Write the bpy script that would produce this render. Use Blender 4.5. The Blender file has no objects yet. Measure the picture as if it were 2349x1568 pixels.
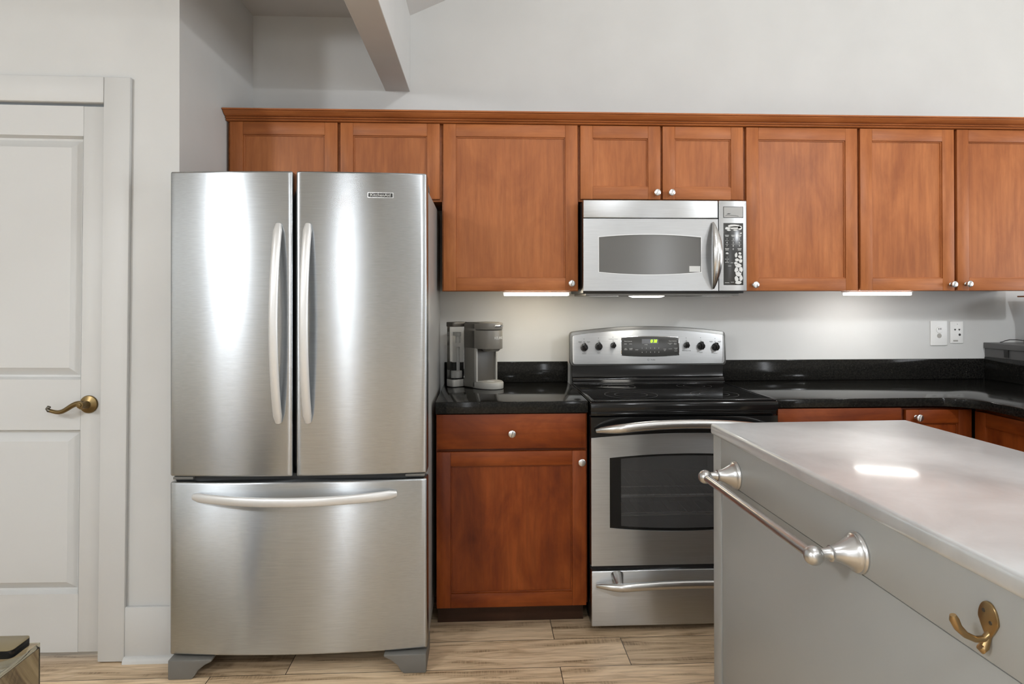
import bpy, bmesh, math, random
from mathutils import Vector, Matrix
R = math.radians
PI = math.pi
scene = bpy.context.scene
COL = scene.collection
random.seed(7)

# ------------------------------------------------------------------ camera
cam_data = bpy.data.cameras.new('camera')
cam = bpy.data.objects.new('camera', cam_data)
COL.objects.link(cam)
cam_data.sensor_width = 36.0
cam_data.lens = 1474.33 / 2349 * 36.0
cam_data.shift_y = -100.13 / 2349
cam_data.clip_start = 0.05
cam.matrix_world = (Matrix.Translation((-0.4274, -3.2025, 1.3173)) @ Matrix.Rotation(-0.046096, 4, 'Z')
                    @ Matrix.Rotation(PI / 2 + 0.0046974, 4, 'X') @ Matrix.Rotation(-0.0016578, 4, 'Z'))
scene.camera = cam

# ------------------------------------------------------------------ world, light, exposure
scene.view_settings.view_transform = 'Standard'
scene.view_settings.look = 'None'
scene.view_settings.exposure = 0.09
scene.view_settings.gamma = 1.0
scene.view_settings.use_curve_mapping = False
world = bpy.data.worlds.new('world')
scene.world = world
world.use_nodes = True
world.node_tree.nodes['Background'].inputs[0].default_value = (0.8, 0.9, 1.0, 1)
world.node_tree.nodes['Background'].inputs[1].default_value = 0.6


def area(name, loc, rot, sx, sy, power, color=(1, 1, 1), spread=PI):
    l = bpy.data.lights.new(name, 'AREA')
    l.shape = 'RECTANGLE'
    l.size = sx
    l.size_y = sy
    l.energy = power
    l.color = color
    l.spread = spread
    o = bpy.data.objects.new(name, l)
    o.location = loc
    o.rotation_euler = rot
    COL.objects.link(o)
    return o


def lamp(name, loc, power, color=(1, 1, 1), radius=0.06):
    l = bpy.data.lights.new(name, 'POINT')
    l.energy = power
    l.color = color
    l.shadow_soft_size = radius
    o = bpy.data.objects.new(name, l)
    o.location = loc
    COL.objects.link(o)
    return o


DAY = (0.955, 0.985, 1.02)
LAMPC = (0.945, 0.982, 1.02)
# daylight through added, unseen windows, for fill and steel streaks (openings are built below)
area('added_daylight_right', (5.56, -2.9, 1.45), (0, R(90), 0), 1.7, 3.4, 100, DAY)
area('added_daylight_rear_right', (2.20, -6.96, 1.25), (R(90), 0, 0), 0.18, 2.3, 20, DAY)
area('added_daylight_rear_left', (-1.65, -6.96, 1.25), (R(90), 0, 0), 0.15, 2.3, 9, DAY)
area('added_daylight_left', (-4.16, -5.7, 1.35), (0, R(-90), 0), 1.9, 0.30, 7, DAY)
# unseen lamps; first vault lamp and pendant read off beam shadows, rest added fill
lamp('unseen_vault_lamp', (0.40, -2.30, 3.18), 18, LAMPC, 0.07)
lamp('unseen_vault_lamp', (2.4, -5.0, 3.75), 16, LAMPC, 0.07)  # added to brighten the rear wall that the steel reflects
lamp('unseen_vault_lamp', (0.1, -4.6, 3.02), 58, LAMPC, 0.10)  # added fill from behind the camera
lamp('added_fill_lamp', (-3.0, -3.9, 2.55), 104, LAMPC, 0.16)  # added fill for the left side, placed for the fridge door streak
lamp('added_fill_lamp', (-1.5, -5.6, 2.55), 40, LAMPC, 0.20)  # added fill towards the rear left
lamp('pendant_lamp', (1.95, -2.5, 2.325), 62, LAMPC, 0.05)


# ------------------------------------------------------------------ materials
def mat(name, color, rough=0.5, metal=0.0, spec=0.5, coat=0.0, emis=None, estr=0.0, aniso=0.0, trans=0.0, ior=1.45):
    m = bpy.data.materials.new(name)
    m.use_nodes = True
    b = m.node_tree.nodes['Principled BSDF']
    b.inputs['Base Color'].default_value = (*color, 1)
    b.inputs['Roughness'].default_value = rough
    b.inputs['Metallic'].default_value = metal
    b.inputs['Specular IOR Level'].default_value = spec
    b.inputs['Coat Weight'].default_value = coat
    b.inputs['Coat Roughness'].default_value = 0.10
    b.inputs['Anisotropic'].default_value = aniso
    b.inputs['Transmission Weight'].default_value = trans
    b.inputs['IOR'].default_value = ior
    if emis:
        b.inputs['Emission Color'].default_value = (*emis, 1)
        b.inputs['Emission Strength'].default_value = estr
    return m


class NT:
    """small helper to wire nodes"""
    def __init__(s, m):
        s.t = m.node_tree
        s.n = s.t.nodes
        s.l = s.t.links
        s.b = s.n['Principled BSDF']

    def add(s, kind, **kw):
        n = s.n.new(kind)
        for k, v in kw.items():
            if k.startswith('i_'):
                n.inputs[k[2:].replace('_', ' ')].default_value = v
            else:
                setattr(n, k, v)
        return n

    def link(s, a, b):
        s.l.new(a, b)

    def coords(s, scale, kind='Object', rnd=True):
        tc = s.add('ShaderNodeTexCoord')
        mp = s.add('ShaderNodeMapping')
        mp.inputs['Scale'].default_value = scale
        s.link(tc.outputs[kind], mp.inputs['Vector'])
        if rnd:
            oi = s.add('ShaderNodeObjectInfo')
            mu = s.add('ShaderNodeMath', operation='MULTIPLY')
            mu.inputs[1].default_value = 37.0
            s.link(oi.outputs['Random'], mu.inputs[0])
            cb = s.add('ShaderNodeCombineXYZ')
            for i in range(3):
                s.link(mu.outputs[0], cb.inputs[i])
            s.link(cb.outputs[0], mp.inputs['Location'])
        return mp.outputs['Vector']

    def noise(s, vec, scale, detail=4, rough=0.55, dist=0.0):
        n = s.add('ShaderNodeTexNoise')
        n.inputs['Scale'].default_value = scale
        n.inputs['Detail'].default_value = detail
        n.inputs['Roughness'].default_value = rough
        n.inputs['Distortion'].default_value = dist
        s.link(vec, n.inputs['Vector'])
        return n.outputs['Fac']

    def ramp(s, fac, stops):
        r = s.add('ShaderNodeValToRGB')
        e = r.color_ramp.elements
        while len(e) < len(stops):
            e.new(0.5)
        for i, (p, c) in enumerate(stops):
            e[i].position = p
            e[i].color = (*c, 1) if len(c) == 3 else c
        s.link(fac, r.inputs[0])
        return r.outputs[0]

    def mix(s, fac, a, b, blend='MIX'):
        m = s.add('ShaderNodeMix', data_type='RGBA', blend_type=blend)
        for sock, v in ((m.inputs[0], fac), (m.inputs[6], a), (m.inputs[7], b)):
            if isinstance(v, (int, float)):
                sock.default_value = v
            elif isinstance(v, tuple):
                sock.default_value = (*v, 1)
            else:
                s.link(v, sock)
        return m.outputs[2]

    def bump(s, h, strength, dist=0.001):
        b = s.add('ShaderNodeBump')
        b.inputs['Strength'].default_value = strength
        b.inputs['Distance'].default_value = dist
        s.link(h, b.inputs['Height'])
        s.link(b.outputs[0], s.b.inputs['Normal'])


def paint(name, color, rough=0.55, var=0.03, bump=0.08):
    m = mat(name, color, rough)
    t = NT(m)
    v = t.coords((1, 1, 1), rnd=False)
    n = t.noise(v, 3.0, 3)
    lo = tuple(c * (1 - var) for c in color)
    hi = tuple(min(1, c * (1 + var)) for c in color)
    t.link(t.ramp(n, [(0.3, lo), (0.7, hi)]), t.b.inputs['Base Color'])
    t.bump(t.noise(v, 260.0, 2), bump, 0.0006)
    return m


def wood(name, axis, dark, mid, light, rough=0.44):
    m = mat(name, mid, rough, spec=0.35)
    t = NT(m)
    sc = {'z': (1, 1, .075), 'x': (.075, 1, 1), 'y': (1, .075, 1)}[axis]
    sc2 = {'z': (1, 1, .38), 'x': (.38, 1, 1), 'y': (1, .38, 1)}[axis]
    v = t.coords(sc)
    v2 = t.coords(sc2)
    g = t.noise(v, 55.0, 6, 0.62, 0.4)
    bl = t.noise(v2, 7.0, 5, 0.6, 0.5)
    c = t.ramp(bl, [(0.30, dark), (0.50, mid), (0.72, light)])
    gr = t.ramp(g, [(0.32, (0.74, 0.70, 0.66)), (0.62, (1.06, 1.06, 1.06))])
    t.link(t.mix(0.75, c, gr, 'MULTIPLY'), t.b.inputs['Base Color'])
    t.bump(g, 0.05, 0.0008)
    return m


def steel(name, color=(0.465, 0.487, 0.505), rough=0.27, aniso=0.97, rot=0.25, grain='x', axis='Z'):
    m = mat(name, color, rough, 1.0, aniso=aniso)
    t = NT(m)
    if aniso > 0:
        tg = t.add('ShaderNodeTangent', direction_type='RADIAL', axis=axis)
        t.link(tg.outputs[0], t.b.inputs['Tangent'])
        t.b.inputs['Anisotropic Rotation'].default_value = rot
    sc = {'x': (0.02, 1, 1), 'z': (1, 1, .02), 'y': (1, .02, 1)}[grain]
    v = t.coords(sc)
    g = t.noise(v, 420.0, 3, 0.6)
    lo = tuple(c * .95 for c in color)
    hi = tuple(c * 1.05 for c in color)
    t.link(t.ramp(g, [(0.35, lo), (0.65, hi)]), t.b.inputs['Base Color'])
    t.bump(g, 0.012, 0.0003)
    return m


M = {}
M['wall'] = paint('wall_paint', (0.60, 0.602, 0.588), 0.5)
M['wall_deep'] = paint('deep_grey_wall_paint', (0.5, 0.5, 0.49), 0.6)
M['ceiling'] = paint('ceiling_paint', (0.62, 0.615, 0.60), 0.8, bump=0.5)
M['white'] = paint('white_trim_paint', (0.595, 0.597, 0.585), 0.48, 0.01, 0.02)
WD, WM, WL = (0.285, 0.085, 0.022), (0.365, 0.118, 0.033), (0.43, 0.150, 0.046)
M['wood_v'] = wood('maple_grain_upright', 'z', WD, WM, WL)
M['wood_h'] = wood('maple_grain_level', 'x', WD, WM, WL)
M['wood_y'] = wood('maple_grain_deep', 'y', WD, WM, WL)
BD, BM_, BL = (0.095, 0.014, 0.0018), (0.185, 0.036, 0.0042), (0.265, 0.062, 0.010)  # same maple, darkened for the low light on the base cabinets
M['base_v'] = wood('shaded_maple_upright', 'z', BD, BM_, BL)
M['base_h'] = wood('shaded_maple_level', 'x', BD, BM_, BL)
M['base_y'] = wood('shaded_maple_deep', 'y', BD, BM_, BL)
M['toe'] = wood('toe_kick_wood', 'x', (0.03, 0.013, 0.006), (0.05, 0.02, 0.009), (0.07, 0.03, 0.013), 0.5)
M['steel'] = steel('brushed_steel')
M['steel_plain'] = steel('satin_steel', (0.62, 0.62, 0.61), 0.25, 0.0)
M['handle'] = mat('satin_silver', (0.72, 0.72, 0.71), 0.36, 0.45)
M['knob'] = mat('brushed_nickel', (0.64, 0.645, 0.645), 0.28, 1.0)
M['dark_metal'] = mat('dark_grey_metal', (0.13, 0.128, 0.12), 0.28, 0.6)
M['steel_bright'] = steel('bright_brushed_steel', (0.55, 0.56, 0.565), 0.42, 0.85)
M['range_steel'] = steel('range_steel', (0.54, 0.56, 0.575), 0.30, 0.97)
M['chrome'] = mat('chrome', (0.8, 0.8, 0.8), 0.08, 1.0)
M['fridge_side'] = paint('grey_textured_metal', (0.30, 0.30, 0.29), 0.32, 0.05, 0.6)
M['grey_plastic'] = mat('grey_plastic', (0.15, 0.145, 0.132), 0.45)
M['dark_plastic'] = mat('dark_plastic', (0.022, 0.022, 0.022), 0.4)
M['black_gloss'] = mat('black_enamel', (0.007, 0.007, 0.007), 0.12, spec=0.4)
M['black_glass'] = mat('black_glass', (0.008, 0.008, 0.008), 0.05, spec=0.4)
M['micro_glass'] = mat('grey_screen_glass', (0.125, 0.122, 0.115), 0.16, spec=0.5)
M['oven_glass'] = mat('tinted_oven_glass', (0.42, 0.42, 0.42), 0.03, trans=0.92, ior=1.35)
M['cavity'] = mat('oven_cavity', (0.05, 0.05, 0.05), 0.5)
M['panel_grey'] = mat('charcoal_panel', (0.042, 0.042, 0.040), 0.22)
M['display'] = mat('display_window', (0.085, 0.085, 0.09), 0.2)
M['lcd'] = mat('grey_lcd', (0.36, 0.355, 0.34), 0.25)
M['mark_dark'] = mat('dark_print', (0.035, 0.035, 0.033), 0.5)
M['mark_light'] = mat('light_print', (0.60, 0.60, 0.58), 0.5)
M['mark_grey'] = mat('grey_print', (0.36, 0.36, 0.35), 0.5)
M['ring_grey'] = mat('burner_ring_print', (0.10, 0.10, 0.098), 0.3)
M['peel'] = mat('peeled_backing', (0.62, 0.62, 0.60), 0.6)
M['clock'] = mat('green_clock', (0.1, 0.3, 0.0), 0.4, emis=(0.50, 1.0, 0.03), estr=1.6)
M['lamp_warm'] = mat('warm_lamp_lens', (0.9, 0.85, 0.75), 0.4, emis=(1.0, 0.90, 0.70), estr=18)
M['lamp_white'] = mat('white_lamp_lens', (0.9, 0.9, 0.88), 0.4, emis=(1.0, 0.98, 0.94), estr=24)
M['lamp_hood'] = mat('hood_lamp_lens', (0.9, 0.9, 0.88), 0.4, emis=(1.0, 0.96, 0.88), estr=14)
M['brass'] = mat('antique_brass', (0.20, 0.14, 0.062), 0.34, 0.95)
M['brass_dark'] = mat('tarnished_brass', (0.13, 0.12, 0.10), 0.35, 0.9)
M['bronze'] = mat('brushed_gold', (0.38, 0.26, 0.125), 0.30, 0.95)
M['island_grey'] = paint('grey_cabinet_paint', (0.355, 0.362, 0.348), 0.38, 0.02, 0.03)
M['gap'] = mat('dark_gap', (0.012, 0.010, 0.009), 0.7)
M['coffee'] = mat('warm_grey_plastic', (0.165, 0.155, 0.135), 0.34)
M['coffee_light'] = mat('pale_grey_plastic', (0.36, 0.35, 0.32), 0.36)
M['coffee_dark'] = mat('deep_grey_plastic', (0.075, 0.068, 0.058), 0.38)
M['clear'] = mat('clear_plastic', (0.97, 0.97, 0.96), 0.03, trans=1.0, ior=1.28)
M['water'] = mat('water', (0.98, 0.99, 0.99), 0.0, trans=1.0, ior=1.33)
M['frost'] = mat('frosted_filter', (0.70, 0.70, 0.68), 0.4, trans=0.3)
M['tint_glass'] = mat('smoky_table_glass', (0.52, 0.49, 0.38), 0.0, trans=1.0, ior=1.45)
M['top_reflection'] = mat('painted_brown_reflection', (0.21, 0.165, 0.085), 0.3)
M['edge_glass'] = mat('glass_edge', (0.50, 0.52, 0.36), 0.1, trans=0.4)
M['cream'] = mat('white_plate', (0.80, 0.80, 0.78), 0.3)
M['grey_bar'] = mat('charcoal_laminate', (0.10, 0.099, 0.098), 0.4)
M['cable'] = mat('black_cable', (0.02, 0.02, 0.02), 0.5)

# polished black granite with pale specks
m = mat('black_granite', (0.02, 0.02, 0.018), 0.10, spec=0.22)
t = NT(m)
v = t.coords((1, 1, 1), rnd=False)
n1 = t.noise(v, 130.0, 3, 0.7)
n2 = t.noise(v, 22.0, 4, 0.6)
vo = t.add('ShaderNodeTexVoronoi', feature='F1')
vo.inputs['Scale'].default_value = 110.0
t.link(v, vo.inputs['Vector'])
sp = t.ramp(vo.outputs['Distance'], [(0.06, (1, 1, 1)), (0.14, (0, 0, 0))])
spn = t.mix(1.0, sp, t.ramp(n2, [(0.56, (0, 0, 0)), (0.70, (1, 1, 1))]), 'MULTIPLY')
base = t.ramp(n1, [(0.42, (0.007, 0.007, 0.0065)), (0.70, (0.020, 0.019, 0.016))])
t.link(t.mix(spn, base, (0.30, 0.28, 0.24)), t.b.inputs['Base Color'])
M['granite'] = m

# stainless island top: cloudy wear and fine scratches
m = mat('worn_steel_top', (0.62, 0.61, 0.60), 0.26, 0.62, coat=0.5)
t = NT(m)
v = t.coords((1, 1, 1), rnd=False)
v2 = t.coords((0.12, 1, 1), rnd=False)
cl = t.noise(v, 5.0, 5, 0.6, 0.4)
sc_ = t.noise(v2, 160.0, 3, 0.6)
t.link(t.ramp(cl, [(0.3, (0.63, 0.655, 0.665)), (0.7, (0.80, 0.83, 0.845))]), t.b.inputs['Base Color'])
mr = t.add('ShaderNodeMapRange')
mr.inputs['To Min'].default_value = 0.36
mr.inputs['To Max'].default_value = 0.50
t.link(cl, mr.inputs['Value'])
t.link(mr.outputs[0], t.b.inputs['Roughness'])
t.bump(sc_, 0.05, 0.0005)
M['island_top'] = m

# plank floor: boards 1.23 x 0.19 m laid along X
m = mat('plank_floor', (0.30, 0.22, 0.14), 0.38)
t = NT(m)
tc = t.add('ShaderNodeTexCoord')
mp = t.add('ShaderNodeMapping')
mp.inputs['Location'].default_value = (-0.110, 0.7, 0)
t.link(tc.outputs['Object'], mp.inputs['Vector'])
br = t.add('ShaderNodeTexBrick', offset=0.21, offset_frequency=2, squash=1.0)
br.inputs['Scale'].default_value = 1.0
br.inputs['Brick Width'].default_value = 1.235
br.inputs['Row Height'].default_value = 0.19
br.inputs['Mortar Size'].default_value = 0.0016
br.inputs['Mortar Smooth'].default_value = 0.2
br.inputs['Color1'].default_value = (0.0, 0.0, 0.0, 1)
br.inputs['Color2'].default_value = (1, 1, 1, 1)
t.link(mp.outputs[0], br.inputs['Vector'])
shift = t.mix(1.0, br.outputs['Color'], (7.0, 5.0, 3.0), 'MULTIPLY')
va = t.add('ShaderNodeVectorMath', operation='ADD')
t.link(tc.outputs['Object'], va.inputs[0])
t.link(shift, va.inputs[1])
mg = t.add('ShaderNodeMapping')
mg.inputs['Scale'].default_value = (1.0, 9.0, 1.0)
t.link(va.outputs[0], mg.inputs['Vector'])
g1 = t.noise(mg.outputs[0], 2.6, 8, 0.62, 0.9)
mg2 = t.add('ShaderNodeMapping')
mg2.inputs['Scale'].default_value = (2.0, 60.0, 1.0)
t.link(va.outputs[0], mg2.inputs['Vector'])
g2 = t.noise(mg2.outputs[0], 3.0, 5, 0.65, 0.3)
mg3 = t.add('ShaderNodeMapping')
mg3.inputs['Scale'].default_value = (0.30, 1.0, 1.0)
t.link(va.outputs[0], mg3.inputs['Vector'])
wv = t.add('ShaderNodeTexWave', wave_type='BANDS', bands_direction='Y', wave_profile='SIN')
wv.inputs['Scale'].default_value = 7.0
wv.inputs['Distortion'].default_value = 9.0
wv.inputs['Detail'].default_value = 3.0
wv.inputs['Detail Scale'].default_value = 1.4
t.link(mg3.outputs[0], wv.inputs['Vector'])
mg4 = t.add('ShaderNodeMapping')
mg4.inputs['Scale'].default_value = (170.0, 7.0, 1.0)
t.link(va.outputs[0], mg4.inputs['Vector'])
g4 = t.noise(mg4.outputs[0], 1.0, 2, 0.5)
worn = t.ramp(g1, [(0.36, (1, 1, 1)), (0.46, (0, 0, 0))])
c1 = t.ramp(g1, [(0.26, (0.25, 0.175, 0.10)), (0.38, (0.50, 0.37, 0.235)), (0.52, (0.78, 0.61, 0.41)), (0.72, (0.92, 0.76, 0.55))])
c2 = t.mix(0.55, c1, t.ramp(g2, [(0.30, (0.58, 0.52, 0.46)), (0.60, (1.06, 1.06, 1.06))]), 'MULTIPLY')
c2 = t.mix(0.42, c2, t.ramp(wv.outputs['Fac'], [(0.0, (0.60, 0.53, 0.45)), (0.16, (0.98, 0.98, 0.98)), (1.0, (1.04, 1.04, 1.04))]), 'MULTIPLY')
c3 = t.mix(worn, c2, t.mix(0.6, c2, t.ramp(g4, [(0.40, (0.55, 0.52, 0.48)), (0.58, (1.15, 1.15, 1.15))]), 'MULTIPLY'))
tone = t.ramp(br.outputs['Color'], [(0.0, (0.78, 0.75, 0.72)), (1.0, (1.12, 1.10, 1.08))])
c4 = t.mix(1.0, c3, tone, 'MULTIPLY')
t.link(t.mix(br.outputs['Fac'], c4, (0.05, 0.035, 0.022)), t.b.inputs['Base Color'])
t.bump(g2, 0.12, 0.001)
M['floor'] = m


# ------------------------------------------------------------------ mesh helpers
class MB:
    def __init__(s):
        s.bm = bmesh.new()

    def _take(s, tmp, mi=0):
        for f in tmp.faces:
            f.material_index = mi
        me = bpy.data.meshes.new('tmp')
        tmp.to_mesh(me)
        tmp.free()
        s.bm.from_mesh(me)
        bpy.data.meshes.remove(me)

    @staticmethod
    def _bevel(tmp, w, seg=2, ang=0.5):
        if w <= 0:
            return
        es = [e for e in tmp.edges if len(e.link_faces) == 2 and e.calc_face_angle(0) > ang]
        if es:
            bmesh.ops.bevel(tmp, geom=es, offset=w, segments=seg, affect='EDGES', profile=0.5, clamp_overlap=True)

    def box(s, x0, x1, y0, y1, z0, z1, bev=0.0, seg=2, mi=0):
        tmp = bmesh.new()
        vs = [tmp.verts.new((x, y, z)) for z in (z0, z1) for y in (y0, y1) for x in (x0, x1)]
        for q in ((0, 2, 3, 1), (4, 5, 7, 6), (0, 1, 5, 4), (2, 6, 7, 3), (0, 4, 6, 2), (1, 3, 7, 5)):
            tmp.faces.new([vs[i] for i in q])
        bmesh.ops.recalc_face_normals(tmp, faces=tmp.faces[:])
        s._bevel(tmp, bev, seg)
        s._take(tmp, mi)
        return s

    def prism(s, poly, axis, a0, a1, bev=0.0, seg=2, mi=0, ang=0.5):
        """poly: 2-D outline in the other two axes (x: (y,z), y: (x,z), z: (x,y))"""
        def P(p, a):
            return {'x': (a, p[0], p[1]), 'y': (p[0], a, p[1]), 'z': (p[0], p[1], a)}[axis]
        tmp = bmesh.new()
        b = [tmp.verts.new(P(p, a0)) for p in poly]
        c = [tmp.verts.new(P(p, a1)) for p in poly]
        n = len(poly)
        tmp.faces.new(b)
        tmp.faces.new(c[::-1])
        for i in range(n):
            j = (i + 1) % n
            tmp.faces.new((b[i], c[i], c[j], b[j]))
        bmesh.ops.recalc_face_normals(tmp, faces=tmp.faces[:])
        s._bevel(tmp, bev, seg, ang)
        s._take(tmp, mi)
        return s

    def lathe(s, prof, org, direction, seg=32, mi=0):
        """prof: (radius, distance along direction)"""
        d = Vector(direction).normalized()
        q = Vector((0, 0, 1)).rotation_difference(d)
        o = Vector(org)
        tmp = bmesh.new()
        rings = []
        for r, h in prof:
            if r < 1e-6:
                rings.append([tmp.verts.new(o + q @ Vector((0, 0, h)))])
            else:
                rings.append([tmp.verts.new(o + q @ Vector((r * math.cos(2 * PI * k / seg), r * math.sin(2 * PI * k / seg), h))) for k in range(seg)])
        for a, b in zip(rings, rings[1:]):
            for k in range(seg):
                k2 = (k + 1) % seg
                if len(a) == 1 and len(b) == 1:
                    continue
                if len(a) == 1:
                    tmp.faces.new((a[0], b[k], b[k2]))
                elif len(b) == 1:
                    tmp.faces.new((a[k], a[k2], b[0]))
                else:
                    tmp.faces.new((a[k], a[k2], b[k2], b[k]))
        for rg, fl in ((rings[0], True), (rings[-1], False)):
            if len(rg) > 1:
                tmp.faces.new(rg[::-1] if fl else rg)
        bmesh.ops.recalc_face_normals(tmp, faces=tmp.faces[:])
        s._take(tmp, mi)
        return s

    def sweep(s, pts, radii, seg=16, side=(0, 0, 1), mi=0):
        """tube along pts; radii: one (a, b) or number per point, a along 'side'"""
        tmp = bmesh.new()
        pts = [Vector(p) for p in pts]
        sd = Vector(side)
        rings = []
        for i, p in enumerate(pts):
            tg = (pts[min(i + 1, len(pts) - 1)] - pts[max(i - 1, 0)]).normalized()
            n2 = tg.cross(sd).normalized()
            n1 = n2.cross(tg).normalized()
            r = radii[i] if isinstance(radii, list) else radii
            a, b = r if isinstance(r, tuple) else (r, r)
            ring = []
            for k in range(seg):
                c_, s_ = math.cos(2 * PI * k / seg), math.sin(2 * PI * k / seg)
                ring.append(tmp.verts.new(p + n1 * (a * c_) + n2 * (b * s_)))
            rings.append(ring)
        for a, b in zip(rings, rings[1:]):
            for k in range(seg):
                k2 = (k + 1) % seg
                tmp.faces.new((a[k], a[k2], b[k2], b[k]))
        tmp.faces.new(rings[0][::-1])
        tmp.faces.new(rings[-1])
        bmesh.ops.recalc_face_normals(tmp, faces=tmp.faces[:])
        s._take(tmp, mi)
        return s

    def plate(s, xs, zb, zt, y0, y1, mi=0):
        """upright plate; its lower and upper edges are curves zb(x), zt(x)"""
        poly = [(x, zb(x)) for x in xs] + [(x, zt(x)) for x in reversed(xs)]
        tmp = bmesh.new()
        n = len(xs)
        fr = [[tmp.verts.new((x, y, f(x))) for x in xs] for y in (y0, y1) for f in (zb, zt)]
        fb, ft, bb, bt = fr
        for i in range(n - 1):
            tmp.faces.new((fb[i], fb[i + 1], ft[i + 1], ft[i]))
            tmp.faces.new((bb[i + 1], bb[i], bt[i], bt[i + 1]))
            tmp.faces.new((ft[i], ft[i + 1], bt[i + 1], bt[i]))
            tmp.faces.new((fb[i + 1], fb[i], bb[i], bb[i + 1]))
        tmp.faces.new((fb[0], ft[0], bt[0], bb[0]))
        tmp.faces.new((ft[-1], fb[-1], bb[-1], bt[-1]))
        bmesh.ops.recalc_face_normals(tmp, faces=tmp.faces[:])
        s._take(tmp, mi)
        return s

    def quads(s, verts, faces, mi=0):
        tmp = bmesh.new()
        vs = [tmp.verts.new(v) for v in verts]
        for f in faces:
            tmp.faces.new([vs[i] for i in f])
        s._take(tmp, mi)
        return s

    def text(s, body, x, y, z, size, align='CENTER', mi=0, depth=0.0004, shear=0.0, fn=None):
        """raised lettering facing -Y, centred on (x, z), standing in the plane y"""
        c = bpy.data.curves.new('lettering', 'FONT')
        c.body = body
        c.size = size
        c.align_x = align
        c.align_y = 'CENTER'
        c.extrude = depth
        c.shear = shear
        c.resolution_u = 3
        o = bpy.data.objects.new('lettering', c)
        COL.objects.link(o)
        dg = bpy.context.evaluated_depsgraph_get()
        me = bpy.data.meshes.new_from_object(o.evaluated_get(dg))
        for v in me.vertices:
            u, w, d = v.co
            if fn:
                v.co = fn(u, w, d)
            else:
                v.co = (x + u, y - d, z + w)
        me.materials.clear()
        for p in me.polygons:
            p.material_index = mi
        s.bm.from_mesh(me)
        bpy.data.objects.remove(o)
        bpy.data.curves.remove(c)
        bpy.data.meshes.remove(me)
        if mi:
            pass
        return s

    def xform(s, mtx):
        bmesh.ops.transform(s.bm, matrix=mtx, verts=s.bm.verts[:])
        return s

    def build(s, name, mats, parent=None, smooth=35):
        base = origin(parent) if parent else Vector((0, 0, 0))
        me = bpy.data.meshes.new(name)
        if base.length:
            bmesh.ops.translate(s.bm, verts=s.bm.verts[:], vec=-base)
        for f in s.bm.faces:
            f.smooth = smooth > 0
        s.bm.to_mesh(me)
        s.bm.free()
        if smooth > 0:
            me.set_sharp_from_angle(angle=R(smooth))
        for k in (mats if isinstance(mats, (list, tuple)) else [mats]):
            me.materials.append(M[k])
        o = bpy.data.objects.new(name, me)
        COL.objects.link(o)
        if parent:
            o.parent = parent
        return o


def origin(o):
    v = Vector((0, 0, 0))
    while o:
        v = v + o.location
        o = o.parent
    return v


def thing(name, label, cat, loc=(0, 0, 0), group=None):
    o = bpy.data.objects.new(name, None)
    o.empty_display_size = 0.05
    COL.objects.link(o)
    o.location = loc
    o['label'] = label
    o['category'] = cat
    if group:
        o['group'] = group
    return o


def tag(o, label, cat, group=None):
    o['label'] = label
    o['category'] = cat
    if group:
        o['group'] = group
    return o


def struct(o, label=None, cat=None):
    o['kind'] = 'structure'
    if label:
        o['label'] = label
    if cat:
        o['category'] = cat
    return o


def lin(a, b, n):
    return [a + (b - a) * i / (n - 1) for i in range(n)]


# ------------------------------------------------------------------ setting
XN = -1.549          # side wall of the fridge alcove
YD = -0.767          # face of the wall with the white door
XL, XRT, YR = -4.2, 5.6, -7.0
RIDGE = 2.6


def vault(x):
    if x <= RIDGE:
        return 2.737 + 0.455 * (x + 0.779)
    return vault(RIDGE) - 0.455 * (x - RIDGE)


b = MB().box(XL, XRT, YR, 0.0, -0.05, 0.0)
struct(b.build('floor', 'floor'), 'brown wood plank floor', 'floor')
b = MB().prism([(-0.86, 0), (XRT, 0), (XRT, vault(XRT) + .05), (RIDGE, vault(RIDGE) + .05), (-0.86, vault(-0.86) + .05)], 'y', 0.0, 0.1)
b.box(XN - .1, -0.86, 0.0, 0.1, 0, 2.78)
struct(b.build('wall_back', 'wall', smooth=0), 'pale grey wall behind the cabinets', 'wall')
b = MB().box(XN - 0.1, XN, YD + 0.1, 0.0, 0, 2.75)
struct(b.build('wall_niche', 'wall', smooth=0), 'side wall of the recess holding the fridge', 'wall')
b = MB().box(XL, -2.62, YD, YD + .1, 0, 2.75).box(-2.62, -1.80, YD, YD + .1, 2.07, 2.75).box(-1.80, XN, YD, YD + .1, 0, 2.75)
struct(b.build('wall_left', 'wall', smooth=0), 'pale grey wall around the white door', 'wall')
# room behind the camera
b = MB()
wy0, wy1 = -5.88, -5.52
b.box(XL - .1, XL, YR, wy0, 0, 2.75).box(XL - .1, XL, wy1, YD + .1, 0, 2.75).box(XL - .1, XL, wy0, wy1, 0, .4).box(XL - .1, XL, wy0, wy1, 2.3, 2.75)
struct(b.build('wall_far_left', 'wall', smooth=0))
b = MB()
b.box(XL, -1.77, YR - .1, YR, 0, 4.5).box(-1.53, 2.10, YR - .1, YR, 0, 4.5).box(2.30, XRT, YR - .1, YR, 0, 4.5)
for x0, x1 in ((-1.77, -1.53), (2.10, 2.30)):
    b.box(x0, x1, YR - .1, YR, 0, .1).box(x0, x1, YR - .1, YR, 2.4, 4.5)
struct(b.build('wall_rear', 'wall_deep', smooth=0))
b = MB()
b.box(XRT, XRT + .1, YR, -4.6, 0, 3.2).box(XRT, XRT + .1, -1.2, 0, 0, 3.2).box(XRT, XRT + .1, -4.6, -1.2, 0, .6).box(XRT, XRT + .1, -4.6, -1.2, 2.3, 3.2)
struct(b.build('wall_right', 'wall', smooth=0))
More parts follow.
